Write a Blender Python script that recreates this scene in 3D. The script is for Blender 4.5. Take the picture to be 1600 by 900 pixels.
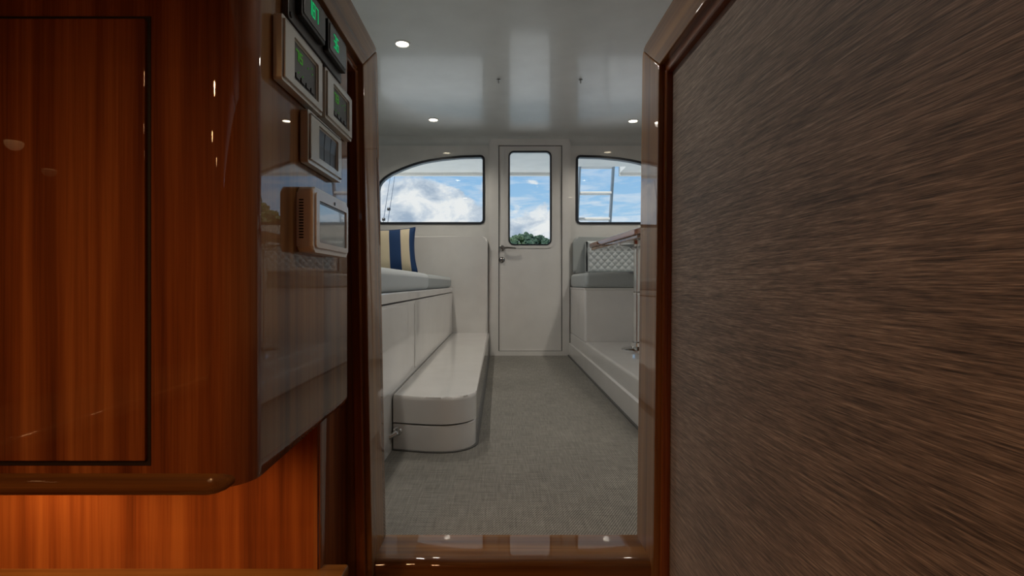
import bpy, bmesh, math, random
from mathutils import Vector, Matrix, noise

for o in list(bpy.data.objects):
    bpy.data.objects.remove(o)
scene = bpy.context.scene
COL = scene.collection
R = math.radians

# ------------------------------------------------------------------ camera
F = 800.0                     # focal length in pixels of the 1600 px frame
EYE = 0.647                   # eye above the saloon sole
VX, VY = 781.0, 443.0         # vanishing point of the fore-and-aft lines
cam_d = bpy.data.cameras.new('camera')
cam_d.sensor_width = 36.0
cam_d.lens = F / 1600.0 * 36.0
cam_d.shift_x = (800.0 - VX) / 1600.0
cam_d.shift_y = (VY - 450.0) / 1600.0
cam_d.clip_start = 0.02
cam_d.clip_end = 6000
cam = bpy.data.objects.new('camera', cam_d)
cam.location = (0, 0, EYE)
cam.rotation_euler = (R(90), 0, 0)
COL.objects.link(cam)
scene.camera = cam

# ------------------------------------------------------------------ view
vs = scene.view_settings
vs.view_transform = 'Standard'
vs.look = 'None'
vs.exposure = 0.0
vs.gamma = 1.0
vs.use_curve_mapping = False

# ------------------------------------------------------------------ node helpers
def nmath(nt, op, a, b=None, clamp=False):
    n = nt.nodes.new('ShaderNodeMath'); n.operation = op; n.use_clamp = clamp
    for i, v in enumerate((a, b)):
        if v is None: continue
        if isinstance(v, (int, float)): n.inputs[i].default_value = v
        else: nt.links.new(v, n.inputs[i])
    return n.outputs[0]
def nramp(nt, fac, stops, interp='LINEAR'):
    n = nt.nodes.new('ShaderNodeValToRGB'); cr = n.color_ramp; cr.interpolation = interp
    while len(cr.elements) < len(stops): cr.elements.new(0.5)
    for e, (p, c) in zip(cr.elements, stops):
        e.position = p
        e.color = (c, c, c, 1) if isinstance(c, (int, float)) else (c[0], c[1], c[2], 1)
    nt.links.new(fac, n.inputs[0])
    return n.outputs[0]
def nnoise(nt, vec, scale, detail=3, rough=0.5, dist=0.0):
    n = nt.nodes.new('ShaderNodeTexNoise')
    n.inputs['Scale'].default_value = scale; n.inputs['Detail'].default_value = detail
    n.inputs['Roughness'].default_value = rough; n.inputs['Distortion'].default_value = dist
    if vec is not None: nt.links.new(vec, n.inputs['Vector'])
    return n.outputs[0]
def nmap(nt, vec, scale=(1, 1, 1), loc=(0, 0, 0), rot=(0, 0, 0)):
    n = nt.nodes.new('ShaderNodeMapping')
    n.inputs['Scale'].default_value = scale; n.inputs['Location'].default_value = loc
    n.inputs['Rotation'].default_value = rot
    nt.links.new(vec, n.inputs['Vector'])
    return n.outputs[0]
def nmix(nt, fac, a, b, blend='MIX'):
    n = nt.nodes.new('ShaderNodeMix'); n.data_type = 'RGBA'; n.blend_type = blend
    for s, v in ((0, fac), (6, a), (7, b)):
        if isinstance(v, (int, float)) and s == 0: n.inputs[0].default_value = v
        elif isinstance(v, tuple): n.inputs[s].default_value = (v[0], v[1], v[2], 1)
        else: nt.links.new(v, n.inputs[s])
    return n.outputs[2]

# ------------------------------------------------------------------ world: blue sky with cumulus
w = bpy.data.worlds.new('sky'); scene.world = w; w.use_nodes = True
nt = w.node_tree; nt.nodes.clear()
out = nt.nodes.new('ShaderNodeOutputWorld'); bg = nt.nodes.new('ShaderNodeBackground')
nt.links.new(bg.outputs[0], out.inputs[0])
tc = nt.nodes.new('ShaderNodeTexCoord')
dirv = tc.outputs['Generated']
sep = nt.nodes.new('ShaderNodeSeparateXYZ'); nt.links.new(dirv, sep.inputs[0])
elev = sep.outputs[2]
blue = nramp(nt, elev, [(0.0, (0.58, 0.78, 0.95)), (0.12, (0.42, 0.68, 0.94)), (0.25, (0.25, 0.52, 0.88)), (0.8, (0.10, 0.28, 0.64))])
cv = nmap(nt, dirv, scale=(1, 1, 1.9), loc=(3.35, 1.3, 0.7))
n1 = nnoise(nt, cv, 8.0, 10, 0.6, 0.3)
# thick cumulus stands along the port quarter and thins out to starboard, towers fade with height
azi = nmath(nt, 'DIVIDE', sep.outputs[0], nmath(nt, 'MAXIMUM', nmath(nt, 'ABSOLUTE', sep.outputs[1]), 0.05))
limit = nramp(nt, nmath(nt, 'ADD', azi, 0.5), [(0.0, 0.20), (0.24, 0.235), (0.34, 0.225), (0.40, 0.200), (0.47, 0.182), (0.58, 0.182), (0.64, 0.118), (1.0, 0.125)])
rise = nmath(nt, 'MULTIPLY', nmath(nt, 'SUBTRACT', limit, elev), 4.5)
rise = nmath(nt, 'MINIMUM', nmath(nt, 'MAXIMUM', rise, -0.10), 0.20)
cov = nmath(nt, 'ADD', nmath(nt, 'ADD', n1, rise), 0.05)
cmask = nramp(nt, cov, [(0.60, 0.0), (0.655, 0.85), (0.72, 1.0)])
n2 = nnoise(nt, nmap(nt, dirv, scale=(1, 1, 1.6), loc=(3.37, 1.3, 0.735)), 14.0, 8, 0.6, 0.3)
cshade = nramp(nt, n2, [(0.36, (0.42, 0.52, 0.66)), (0.48, (0.70, 0.77, 0.86)), (0.56, (0.98, 0.99, 1.0)), (0.64, (1.0, 1.0, 1.0))])
n3 = nnoise(nt, nmap(nt, dirv, scale=(1, 1, 5.5), rot=(0, R(4), 0)), 13.0, 6, 0.6, 0.4)
wisp = nmath(nt, 'MULTIPLY', nramp(nt, n3, [(0.42, 0.0), (0.62, 0.9)]), nramp(nt, elev, [(0.10, 0.9), (0.20, 0.4), (0.5, 0.2)]))
skyc = nmix(nt, wisp, blue, (0.92, 0.95, 1.0))
skyc = nmix(nt, cmask, skyc, cshade)
nt.links.new(skyc, bg.inputs[0])
bg.inputs[1].default_value = 0.92

# ------------------------------------------------------------------ sun (high, from forward to port: it lights the cockpit and the hill)
sun_d = bpy.data.lights.new('sun', 'SUN'); sun_d.energy = 6.5; sun_d.angle = R(0.6); sun_d.color = (1, 0.95, 0.86)
sun = bpy.data.objects.new('sun', sun_d); COL.objects.link(sun)
sun.rotation_euler = Vector((0.30, 0.34, -1.0)).to_track_quat('-Z', 'Y').to_euler()
sun.location = (-3, -4, 9)

# ------------------------------------------------------------------ object helpers
ORI = {}
def tag(o, label=None, cat=None, group=None, kind=None):
    if label: o['label'] = label
    if cat: o['category'] = cat
    if group: o['group'] = group
    if kind: o['kind'] = kind
    return o
def empty(name, loc, label=None, cat=None, group=None, kind=None):
    o = bpy.data.objects.new(name, None); COL.objects.link(o)
    o.location = loc; o.empty_display_size = 0.05
    ORI[o] = Vector(loc)
    return tag(o, label, cat, group, kind)
def build(name, bm, mat, parent=None, smooth=False, sub=0):
    """world-space bmesh -> object with its origin at the base centre, parented if asked"""
    bmesh.ops.recalc_face_normals(bm, faces=bm.faces[:])
    xs = [v.co for v in bm.verts]
    lo = Vector([min(v[i] for v in xs) for i in range(3)]); hi = Vector([max(v[i] for v in xs) for i in range(3)])
    org = Vector(((lo.x + hi.x) / 2, (lo.y + hi.y) / 2, lo.z))
    for v in bm.verts: v.co -= org
    me = bpy.data.meshes.new(name); bm.to_mesh(me); bm.free()
    for m in (mat if isinstance(mat, (list, tuple)) else [mat]): me.materials.append(m)
    if smooth:
        for p in me.polygons: p.use_smooth = True
    o = bpy.data.objects.new(name, me); COL.objects.link(o)
    ORI[o] = org
    if parent is not None:
        o.parent = parent; o.location = org - ORI[parent]
    else:
        o.location = org
    if smooth and smooth != 'all':
        me.set_sharp_from_angle(angle=R(40))
        md = o.modifiers.new('normals', 'WEIGHTED_NORMAL'); md.keep_sharp = True; md.weight = 80
    if sub:
        md = o.modifiers.new('sub', 'SUBSURF'); md.levels = sub; md.render_levels = sub
    return o
def nb(): return bmesh.new()
def box(bm, x0, x1, y0, y1, z0, z1, bev=0.0, seg=2):
    r = bmesh.ops.create_cube(bm, size=1.0)
    vs_ = r['verts']
    for v in vs_:
        v.co = Vector(((x0 + x1) / 2 + v.co.x * (x1 - x0), (y0 + y1) / 2 + v.co.y * (y1 - y0), (z0 + z1) / 2 + v.co.z * (z1 - z0)))
    if bev > 0:
        es = list({e for v in vs_ for e in v.link_edges})
        bmesh.ops.bevel(bm, geom=es, offset=bev, segments=seg, profile=0.5, affect='EDGES')
    return bm
def B(*a, **k): return box(nb(), *a, **k)
def to3(p, plane, a):
    if plane == 'XY': return Vector((p[0], p[1], a))
    if plane == 'XZ': return Vector((p[0], a, p[1]))
    return Vector((a, p[0], p[1]))          # 'YZ'
def prism(bm, pts, plane, a0, a1, bev=0.0, seg=2):
    n = len(pts)
    v0 = [bm.verts.new(to3(p, plane, a0)) for p in pts]; v1 = [bm.verts.new(to3(p, plane, a1)) for p in pts]
    f0 = bm.faces.new(v0); f1 = bm.faces.new(list(reversed(v1)))
    for i in range(n): bm.faces.new((v0[i], v0[(i + 1) % n], v1[(i + 1) % n], v1[i]))
    if bev > 0:
        es = list(set(f0.edges) | set(f1.edges))
        bmesh.ops.bevel(bm, geom=es, offset=bev, segments=seg, profile=0.5, affect='EDGES')
    return bm
def holed(bm, outer, holes, plane, a0, a1):
    """plate with openings, a real thickness and reveals"""
    es = []
    for loop in [outer] + holes:
        vv = [bm.verts.new(to3(p, plane, a0)) for p in loop]
        es += [bm.edges.new((vv[i], vv[(i + 1) % len(vv)])) for i in range(len(vv))]
    r = bmesh.ops.triangle_fill(bm, edges=es, use_beauty=True)
    fs = [f for f in r['geom'] if isinstance(f, bmesh.types.BMFace)]
    ex = bmesh.ops.extrude_face_region(bm, geom=fs)
    d = to3((0, 0), plane, a1) - to3((0, 0), plane, a0)
    for v in [g for g in ex['geom'] if isinstance(g, bmesh.types.BMVert)]: v.co += d
    return bm
def rrect(x0, x1, y0, y1, r, n=5):
    rs = r if isinstance(r, (list, tuple)) else (r, r, r, r)   # bl, br, tr, tl
    out_ = []
    for (cx, cy, a, rr) in ((x0, y0, 180, rs[0]), (x1, y0, 270, rs[1]), (x1, y1, 0, rs[2]), (x0, y1, 90, rs[3])):
        sx = 1 if cx == x0 else -1; sy = 1 if cy == y0 else -1
        if rr <= 0: out_.append((cx, cy)); continue
        for k in range(n + 1):
            t = R(a + 90 * k / n)
            out_.append((cx + sx * rr + rr * math.cos(t), cy + sy * rr + rr * math.sin(t)))
    return out_
def inset(loop, d):
    n = len(loop); res = []
    area = sum(loop[i][0] * loop[(i + 1) % n][1] - loop[(i + 1) % n][0] * loop[i][1] for i in range(n))
    s = 1 if area > 0 else -1
    for i in range(n):
        p0, p1, p2 = Vector(loop[i - 1]), Vector(loop[i]), Vector(loop[(i + 1) % n])
        a = (p1 - p0); b = (p2 - p1)
        if a.length < 1e-7: a = b
        if b.length < 1e-7: b = a
        a.normalize(); b.normalize()
        na = Vector((-a.y, a.x)) * s; nbv = Vector((-b.y, b.x)) * s
        m = na + nbv
        if m.length < 1e-6: m = na
        m.normalize()
        res.append(tuple(p1 + m * d / max(0.4, m.dot(na))))
    return res
def lathe(bm, prof, c, axis='Z', seg=24):
    """prof: (radius, height) pairs turned round an axis through c"""
    ax = {'X': (Vector((0, 1, 0)), Vector((0, 0, 1)), Vector((1, 0, 0))), 'Y': (Vector((1, 0, 0)), Vector((0, 0, 1)), Vector((0, 1, 0))), 'Z': (Vector((1, 0, 0)), Vector((0, 1, 0)), Vector((0, 0, 1)))}[axis]
    c = Vector(c); rings = []
    for (r, h) in prof:
        if r < 1e-6: rings.append([bm.verts.new(c + ax[2] * h)])
        else: rings.append([bm.verts.new(c + ax[2] * h + ax[0] * r * math.cos(2 * math.pi * k / seg) + ax[1] * r * math.sin(2 * math.pi * k / seg)) for k in range(seg)])
    for a, b in zip(rings, rings[1:]):
        for k in range(seg):
            k2 = (k + 1) % seg
            if len(a) == 1 and len(b) == 1: continue
            if len(a) == 1: bm.faces.new((a[0], b[k], b[k2]))
            elif len(b) == 1: bm.faces.new((a[k], a[k2], b[0]))
            else: bm.faces.new((a[k], a[k2], b[k2], b[k]))
    return bm
def tube(bm, pts, r, seg=12, cap=True):
    pts = [Vector(p) for p in pts]; rings = []
    for i, p in enumerate(pts):
        t = (pts[min(i + 1, len(pts) - 1)] - pts[max(i - 1, 0)]).normalized()
        u = t.cross(Vector((0, 0, 1)))
        if u.length < 1e-3: u = t.cross(Vector((1, 0, 0)))
        u.normalize(); v = t.cross(u)
        rr = r[i] if isinstance(r, (list, tuple)) else r
        rings.append([bm.verts.new(p + u * rr * math.cos(2 * math.pi * k / seg) + v * rr * math.sin(2 * math.pi * k / seg)) for k in range(seg)])
    for a, b in zip(rings, rings[1:]):
        for k in range(seg): bm.faces.new((a[k], a[(k + 1) % seg], b[(k + 1) % seg], b[k]))
    if cap:
        bm.faces.new(rings[0]); bm.faces.new(list(reversed(rings[-1])))
    return bm
def Yof(px, X): return F * abs(X) / abs(px - VX)            # depth of a point of a fore-and-aft plane
def Zof(py, Y): return EYE + (VY - py) * Y / F
def Xof(px, Y): return (px - VX) * Y / F

# ------------------------------------------------------------------ materials
def mat(name):
    m = bpy.data.materials.new(name); m.use_nodes = True
    t = m.node_tree; p = t.nodes['Principled BSDF']
    return m, t, p
def simple(name, col, rough=0.4, metal=0.0, coat=0.0, coat_r=0.03, emit=None, es=0.0, spec=0.5):
    m, t, p = mat(name)
    p.inputs['Base Color'].default_value = (*col, 1); p.inputs['Roughness'].default_value = rough
    p.inputs['Metallic'].default_value = metal; p.inputs['Coat Weight'].default_value = coat
    p.inputs['Coat Roughness'].default_value = coat_r; p.inputs['Specular IOR Level'].default_value = spec
    if emit: p.inputs['Emission Color'].default_value = (*emit, 1); p.inputs['Emission Strength'].default_value = es
    # faint mottling so that nothing is a perfectly even colour
    tcn = t.nodes.new('ShaderNodeTexCoord')
    f = nramp(t, nnoise(t, tcn.outputs['Object'], 6.0, 3), [(0.3, tuple(c * 0.95 for c in col)), (0.7, tuple(min(1, c * 1.04) for c in col))])
    t.links.new(f, p.inputs['Base Color'])
    return m
def wood(name, axis, dark, mid, lite, coat_r=0.008, band=1.0):
    """varnished veneer, grain along axis; strips of slightly different tone across it"""
    m, t, p = mat(name)
    g = t.nodes.new('ShaderNodeNewGeometry'); pos = g.outputs['Position']
    k = {'X': 0, 'Y': 1, 'Z': 2}[axis]
    s1 = [9.0 * band] * 3; s1[k] = 0.25
    s2 = [75.0] * 3; s2[k] = 1.4
    s3 = [420.0] * 3; s3[k] = 7.0
    a = nnoise(t, nmap(t, pos, scale=tuple(s1)), 2.2, 2, 0.6)
    b = nnoise(t, nmap(t, pos, scale=tuple(s2)), 1.0, 4, 0.6, 0.3)
    c = nnoise(t, nmap(t, pos, scale=tuple(s3)), 1.0, 2, 0.5)
    v = nmath(t, 'ADD', nmath(t, 'MULTIPLY', a, 0.58), nmath(t, 'ADD', nmath(t, 'MULTIPLY', b, 0.30), nmath(t, 'MULTIPLY', c, 0.12)))
    colr = nramp(t, v, [(0.37, dark), (0.50, mid), (0.62, lite)])
    t.links.new(colr, p.inputs['Base Color'])
    p.inputs['Roughness'].default_value = 0.5; p.inputs['Specular IOR Level'].default_value = 0.08
    p.inputs['Coat Weight'].default_value = 1.0; p.inputs['Coat Roughness'].default_value = coat_r
    p.inputs['Coat IOR'].default_value = 1.47
    return m
WD, WM, WL = (0.085, 0.021, 0.005), (0.200, 0.058, 0.014), (0.340, 0.118, 0.032)
M = {}
M['wood_z'] = wood('varnished_wood_upright', 'Z', WD, WM, WL)
M['wood_y'] = wood('varnished_wood_fore_aft', 'Y', WD, WM, WL)
TR = ((0.115, 0.044, 0.012), (0.245, 0.110, 0.034), (0.36, 0.185, 0.066))
M['trim_z'] = wood('brown_trim_upright', 'Z', *TR)
M['trim_y'] = wood('brown_trim_fore_aft', 'Y', *TR)
M['wood_x'] = wood('varnished_wood_athwart', 'X', (0.085, 0.032, 0.008), (0.165, 0.070, 0.018), (0.26, 0.120, 0.034))
M['wood_low'] = wood('varnished_wood_lower', 'Z', (0.13, 0.030, 0.007), (0.24, 0.060, 0.013), (0.34, 0.10, 0.022))
M['shadow_grey'] = simple('floor_shadow_grey', (0.09, 0.09, 0.085), 0.6)  # soft shadow at the floor edge, painted as a grey strip
M['teak'] = wood('pale_teak', 'Y', (0.26, 0.14, 0.06), (0.38, 0.22, 0.10), (0.48, 0.30, 0.15), 0.05)
M['gap'] = simple('dark_gap', (0.008, 0.004, 0.003), 0.6)
M['gel'] = simple('white_gelcoat', (0.68, 0.67, 0.65), 0.30, coat=1.0, coat_r=0.02)
M['gel_wall'] = simple('white_painted_wall', (0.64, 0.64, 0.62), 0.30, coat=1.0, coat_r=0.012)
M['gel_low'] = simple('cabin_paint', (0.42, 0.36, 0.28), 0.4)
M['ceil'] = simple('satin_headliner', (0.49, 0.515, 0.505), 0.34, coat=0.35, coat_r=0.10)
M['over'] = simple('cream_overhang', (0.90, 0.87, 0.80), 0.4)
M['gasket'] = simple('window_gasket', (0.018, 0.022, 0.03), 0.35)
M['chrome'] = simple('polished_steel', (0.72, 0.72, 0.72), 0.12, metal=1.0)
M['dark_chrome'] = simple('shaded_steel', (0.30, 0.29, 0.28), 0.22, metal=1.0)
M['alu'] = simple('satin_nickel', (0.62, 0.62, 0.58), 0.30, metal=0.35, coat=0.3)
M['blackp'] = simple('black_plastic', (0.012, 0.012, 0.013), 0.35)
M['greyp'] = simple('charcoal_plastic', (0.055, 0.055, 0.057), 0.32)
M['lens'] = simple('smoked_lens', (0.06, 0.062, 0.064), 0.14, coat=0.5)
M['whitep'] = simple('white_plastic', (0.78, 0.76, 0.73), 0.32, coat=0.3)
M['screen'] = simple('grey_screen', (0.30, 0.33, 0.34), 0.10, coat=1.0, coat_r=0.02)
M['green'] = simple('green_digits', (0.0, 0.25, 0.08), 0.5, emit=(0.01, 0.50, 0.16), es=0.55)
M['ygreen'] = simple('yellow_green_digits', (0.05, 0.25, 0.02), 0.5, emit=(0.08, 0.40, 0.03), es=0.28)
M['navy'] = simple('navy_cloth', (0.004, 0.035, 0.12), 0.85)
M['rubber'] = simple('black_piping', (0.01, 0.012, 0.015), 0.5)
M['deck'] = simple('white_deck', (0.82, 0.81, 0.78), 0.6)
M['bark'] = simple('bark', (0.08, 0.055, 0.035), 0.9)
M['rope'] = simple('dark_line', (0.10, 0.13, 0.18), 0.6)

def cloth(name, col, scale=900, bump=0.15):
    m, t, p = mat(name)
    tcn = t.nodes.new('ShaderNodeTexCoord'); ob = tcn.outputs['Object']
    n_ = nnoise(t, ob, scale, 2)
    f = nramp(t, n_, [(0.3, tuple(c * 0.86 for c in col)), (0.7, tuple(min(1, c * 1.1) for c in col))])
    t.links.new(f, p.inputs['Base Color']); p.inputs['Roughness'].default_value = 0.75
    p.inputs['Sheen Weight'].default_value = 0.2
    bn = t.nodes.new('ShaderNodeBump'); bn.inputs['Strength'].default_value = bump; bn.inputs['Distance'].default_value = 0.001
    t.links.new(n_, bn.inputs['Height']); t.links.new(bn.outputs[0], p.inputs['Normal'])
    return m
M['seat'] = cloth('pale_grey_vinyl', (0.50, 0.54, 0.55), 500, 0.05)
M['seat2'] = cloth('mid_grey_vinyl', (0.36, 0.39, 0.39), 500, 0.05)
M['cream'] = cloth('cream_cloth', (0.60, 0.52, 0.36), 800, 0.2)

# woven sole covering
def carpet():
    m, t, p = mat('woven_grey_carpet')
    g = t.nodes.new('ShaderNodeNewGeometry'); pos = g.outputs['Position']
    big = nnoise(t, pos, 1.3, 3)
    la = nnoise(t, nmap(t, pos, scale=(12, 190, 1)), 1.0, 3, 0.6)
    lb = nnoise(t, nmap(t, pos, scale=(190, 12, 1)), 1.0, 3, 0.6)
    wv = t.nodes.new('ShaderNodeTexWave'); wv.wave_type = 'BANDS'; wv.bands_direction = 'X'
    wv.inputs['Scale'].default_value = 48; wv.inputs['Distortion'].default_value = 1.2; wv.inputs['Detail'].default_value = 1.5; wv.inputs['Detail Scale'].default_value = 30
    t.links.new(nmap(t, pos, rot=(0, 0, R(30))), wv.inputs['Vector'])
    v = nmath(t, 'ADD', nmath(t, 'ADD', nmath(t, 'MULTIPLY', la, 0.34), nmath(t, 'MULTIPLY', lb, 0.26)), nmath(t, 'ADD', nmath(t, 'MULTIPLY', wv.outputs[1], 0.22), nmath(t, 'MULTIPLY', big, 0.18)))
    c = nramp(t, v, [(0.30, (0.055, 0.052, 0.046)), (0.50, (0.165, 0.158, 0.140)), (0.70, (0.36, 0.345, 0.305))])
    t.links.new(c, p.inputs['Base Color']); p.inputs['Roughness'].default_value = 0.8
    bn = t.nodes.new('ShaderNodeBump'); bn.inputs['Strength'].default_value = 0.5; bn.inputs['Distance'].default_value = 0.002
    t.links.new(v, bn.inputs['Height']); t.links.new(bn.outputs[0], p.inputs['Normal'])
    return m
M['carpet'] = carpet()
# grasscloth wall covering with threads running fore and aft
def fabric():
    m, t, p = mat('brown_woven_wallcovering')
    g = t.nodes.new('ShaderNodeNewGeometry'); pos = g.outputs['Position']
    a = nnoise(t, nmap(t, pos, scale=(1, 13, 400)), 1.0, 4, 0.62, 0.2)
    b = nnoise(t, nmap(t, pos, scale=(1, 36, 950)), 1.0, 3, 0.6)
    c = nnoise(t, nmap(t, pos, scale=(1, 3, 14)), 1.0, 3)
    v = nmath(t, 'ADD', nmath(t, 'MULTIPLY', a, 0.45), nmath(t, 'ADD', nmath(t, 'MULTIPLY', b, 0.42), nmath(t, 'MULTIPLY', c, 0.13)))
    cc = nramp(t, v, [(0.38, (0.040, 0.028, 0.020)), (0.47, (0.140, 0.100, 0.074)), (0.54, (0.235, 0.172, 0.128)), (0.63, (0.42, 0.325, 0.245))])
    t.links.new(cc, p.inputs['Base Color']); p.inputs['Roughness'].default_value = 0.62
    p.inputs['Sheen Weight'].default_value = 0.35; p.inputs['Sheen Roughness'].default_value = 0.4
    bn = t.nodes.new('ShaderNodeBump'); bn.inputs['Strength'].default_value = 0.45; bn.inputs['Distance'].default_value = 0.0015
    t.links.new(v, bn.inputs['Height']); t.links.new(bn.outputs[0], p.inputs['Normal'])
    return m
M['fabric'] = fabric()
def glass(name, tint):
    m, t, p = mat(name)
    t.nodes.remove(p)
    o = t.nodes['Material Output']
    tr = t.nodes.new('ShaderNodeBsdfTransparent'); tr.inputs[0].default_value = (*tint, 1)
    gl = t.nodes.new('ShaderNodeBsdfGlossy'); gl.inputs['Roughness'].default_value = 0.0
    fr = t.nodes.new('ShaderNodeFresnel'); fr.inputs[0].default_value = 1.45
    mx = t.nodes.new('ShaderNodeMixShader')
    t.links.new(fr.outputs[0], mx.inputs[0]); t.links.new(tr.outputs[0], mx.inputs[1]); t.links.new(gl.outputs[0], mx.inputs[2])
    t.links.new(mx.outputs[0], o.inputs[0])
    return m
M['glass'] = glass('clear_pane', (0.97, 0.985, 0.985))
def leaf(name, a, b):
    m, t, p = mat(name)
    tcn = t.nodes.new('ShaderNodeTexCoord')
    f = nramp(t, nnoise(t, tcn.outputs['Object'], 1.6, 5, 0.7), [(0.35, a), (0.65, b)])
    t.links.new(f, p.inputs['Base Color']); p.inputs['Roughness'].default_value = 0.7
    return m
M['leaf'] = [leaf('leaf_deep', (0.010, 0.034, 0.022), (0.040, 0.095, 0.050)), leaf('leaf_mid', (0.014, 0.042, 0.022), (0.065, 0.120, 0.045)), leaf('leaf_olive', (0.025, 0.045, 0.010), (0.110, 0.125, 0.030))]
M['sea'] = simple('sea_water', (0.02, 0.09, 0.12), 0.12)
M['soil'] = simple('hill_ground', (0.05, 0.09, 0.035), 0.9)

# ------------------------------------------------------------------ saloon shell
CX = 0.275                                   # centreline of the boat
AFT = 4.62                                   # inner face of the aft bulkhead
HEAD = 1.96                                  # headliner
SL, SR = CX - 1.62, CX + 1.62
SILL0, SILL1 = 1.184, 1.31
ARCH = [(0.414, 1.802), (0.627, 1.797), (0.80, 1.780), (0.90, 1.765), (0.974, 1.750), (1.035, 1.733), (1.089, 1.715), (1.15, 1.692), (1.205, 1.668), (1.25, 1.647), (1.291, 1.622), (1.325, 1.597), (1.352, 1.570), (1.372, 1.535), (1.380, 1.49)]
WB = 1.184
def window_loop(side):
    top = [(u, z) for u, z in ARCH]
    r = 0.035
    top[0:1] = [(0.414 + r * (1 - math.sin(R(a))), 1.802 - r * (1 - math.cos(R(a)))) for a in (90, 60, 30, 0)]
    loop = list(top)                                    # inner top -> outer top, then down and back along the bottom
    loop += [(1.380, WB + r), (1.380 - r * 0.3, WB + r * 0.3), (1.380 - r, WB), (0.414 + r, WB), (0.414 + r * 0.3, WB + r * 0.3), (0.414, WB + r)]
    return [(CX + side * u, z) for u, z in loop]
W_L, W_R = window_loop(-1), window_loop(1)
DX0, DX1, DZ1 = -0.087, 0.624, 1.946         # outside of the door casing

wall = nb()
holed(wall, [(SL, -0.05), (SR, -0.05), (SR, HEAD), (SL, HEAD)], [W_L, W_R, [(DX0 + 0.02, 0.0), (DX1 - 0.02, 0.0), (DX1 - 0.02, DZ1 - 0.02), (DX0 + 0.02, DZ1 - 0.02)]], 'XZ', AFT, AFT + 0.06)
wall_aft = tag(build('wall_aft', wall, M['gel_wall']), 'white glossy aft bulkhead with two arched windows and a door', None, None, 'structure')
# cove between bulkhead and headliner
cv_ = nb()
prof = [(AFT, HEAD), (AFT - 0.07, HEAD)] + [(AFT - 0.07 + 0.07 * math.sin(R(a)), HEAD - 0.07 + 0.07 * math.cos(R(a)) - 0.0) for a in (0, 15, 30, 45, 60, 75, 90)]
prism(cv_, [(y, z) for y, z in prof[:1] + prof[2:]], 'YZ', SL, SR)
COVE = cv_
# proud moulded panel on the bulkhead beside the settee
pm = nb(); prism(pm, rrect(SL + 0.001, -0.108, 0.0, 1.068, (0, 0, 0.05, 0)), 'XZ', AFT, AFT - 0.07, 0.018, 3)
tag(build('wall_aft_panel', pm, M['gel'], None, True), 'white proud moulded panel on the bulkhead at the end of the settee', None, None, 'structure')

for i, (lp, lab) in enumerate(((W_L, 'arched bulkhead window with black gasket above the grey settee'), (W_R, 'arched bulkhead window with black gasket looking out on the boarding ladder'))):
    e = tag(empty('window_%d' % (i + 1), (lp[0][0], AFT, WB)), lab, None, None, 'structure')
    fr = nb(); holed(fr, inset(lp, -0.004), [inset(lp, 0.017)], 'XZ', AFT - 0.006, AFT + 0.05)
    build('window_gasket', fr, M['gasket'], e)
    gp = nb(); prism(gp, inset(lp, 0.010), 'XZ', AFT + 0.030, AFT + 0.036)
    build('pane', gp, M['glass'], e)

# ---- door
dr = tag(empty('door_1', ((DX0 + DX1) / 2, AFT, 0.0)), 'white single door with tall glazed light leading out to the cockpit', None, None, 'structure')
LX0, LX1, LZ0, LZ1 = -0.012, 0.560, 0.040, 1.888
cs = nb(); holed(cs, rrect(DX0, DX1, 0.0, DZ1, (0, 0, 0.012, 0.012), 3), [[(LX0, LZ0), (LX1, LZ0), (LX1, LZ1), (LX0, LZ1)]], 'XZ', AFT - 0.028, AFT + 0.05)
build('door_casing', cs, M['gel'], dr)
bead = nb(); holed(bead, [(DX0 - 0.012, 0.0), (DX1 + 0.012, 0.0), (DX1 + 0.012, DZ1 + 0.012), (DX0 - 0.012, DZ1 + 0.012)], [[(DX0 + 0.02, 0.0001), (DX1 - 0.02, 0.0001), (DX1 - 0.02, DZ1 - 0.02), (DX0 + 0.02, DZ1 - 0.02)]], 'XZ', AFT - 0.010, AFT + 0.02)
build('outer_bead', bead, M['gel'], dr)
gz = nb(); prism(gz, [(LX0 - 0.004, LZ0 - 0.004), (LX1 + 0.004, LZ0 - 0.004), (LX1 + 0.004, LZ1 + 0.004), (LX0 - 0.004, LZ1 + 0.004)], 'XZ', AFT + 0.03, AFT + 0.034)
gz.free()
GL = rrect(0.081, 0.462, 0.993, 1.838, 0.045, 6)
lf = nb(); holed(lf, [(LX0 + 0.006, LZ0 + 0.003), (LX1 - 0.006, LZ0 + 0.003), (LX1 - 0.006, LZ1 - 0.006), (LX0 + 0.006, LZ1 - 0.006)], [GL], 'XZ', AFT - 0.012, AFT + 0.03)
leafo = build('door_leaf', lf, M['gel'], dr)
sl = nb(); holed(sl, [(LX0 - 0.001, LZ0 - 0.001), (LX1 + 0.001, LZ0 - 0.001), (LX1 + 0.001, LZ1 + 0.001), (LX0 - 0.001, LZ1 + 0.001)], [[(LX0 + 0.007, LZ0 + 0.004), (LX1 - 0.007, LZ0 + 0.004), (LX1 - 0.007, LZ1 - 0.007), (LX0 + 0.007, LZ1 - 0.007)]], 'XZ', AFT + 0.0, AFT + 0.03)
build('door_seal', sl, M['gasket'], dr)
rim = nb(); holed(rim, rrect(0.054, 0.489, 0.966, 1.865, 0.06, 6), [rrect(0.072, 0.471, 0.984, 1.847, 0.05, 6)], 'XZ', AFT - 0.017, AFT - 0.012)
build('light_rim', rim, M['gel'], leafo)
gk = nb(); holed(gk, inset(GL, -0.003), [inset(GL, 0.010)], 'XZ', AFT - 0.014, AFT + 0.02)
build('light_gasket', gk, M['gasket'], leafo)
gp = nb(); prism(gp, inset(GL, 0.006), 'XZ', AFT + 0.004, AFT + 0.010)
build('pane', gp, M['glass'], leafo)
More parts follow.
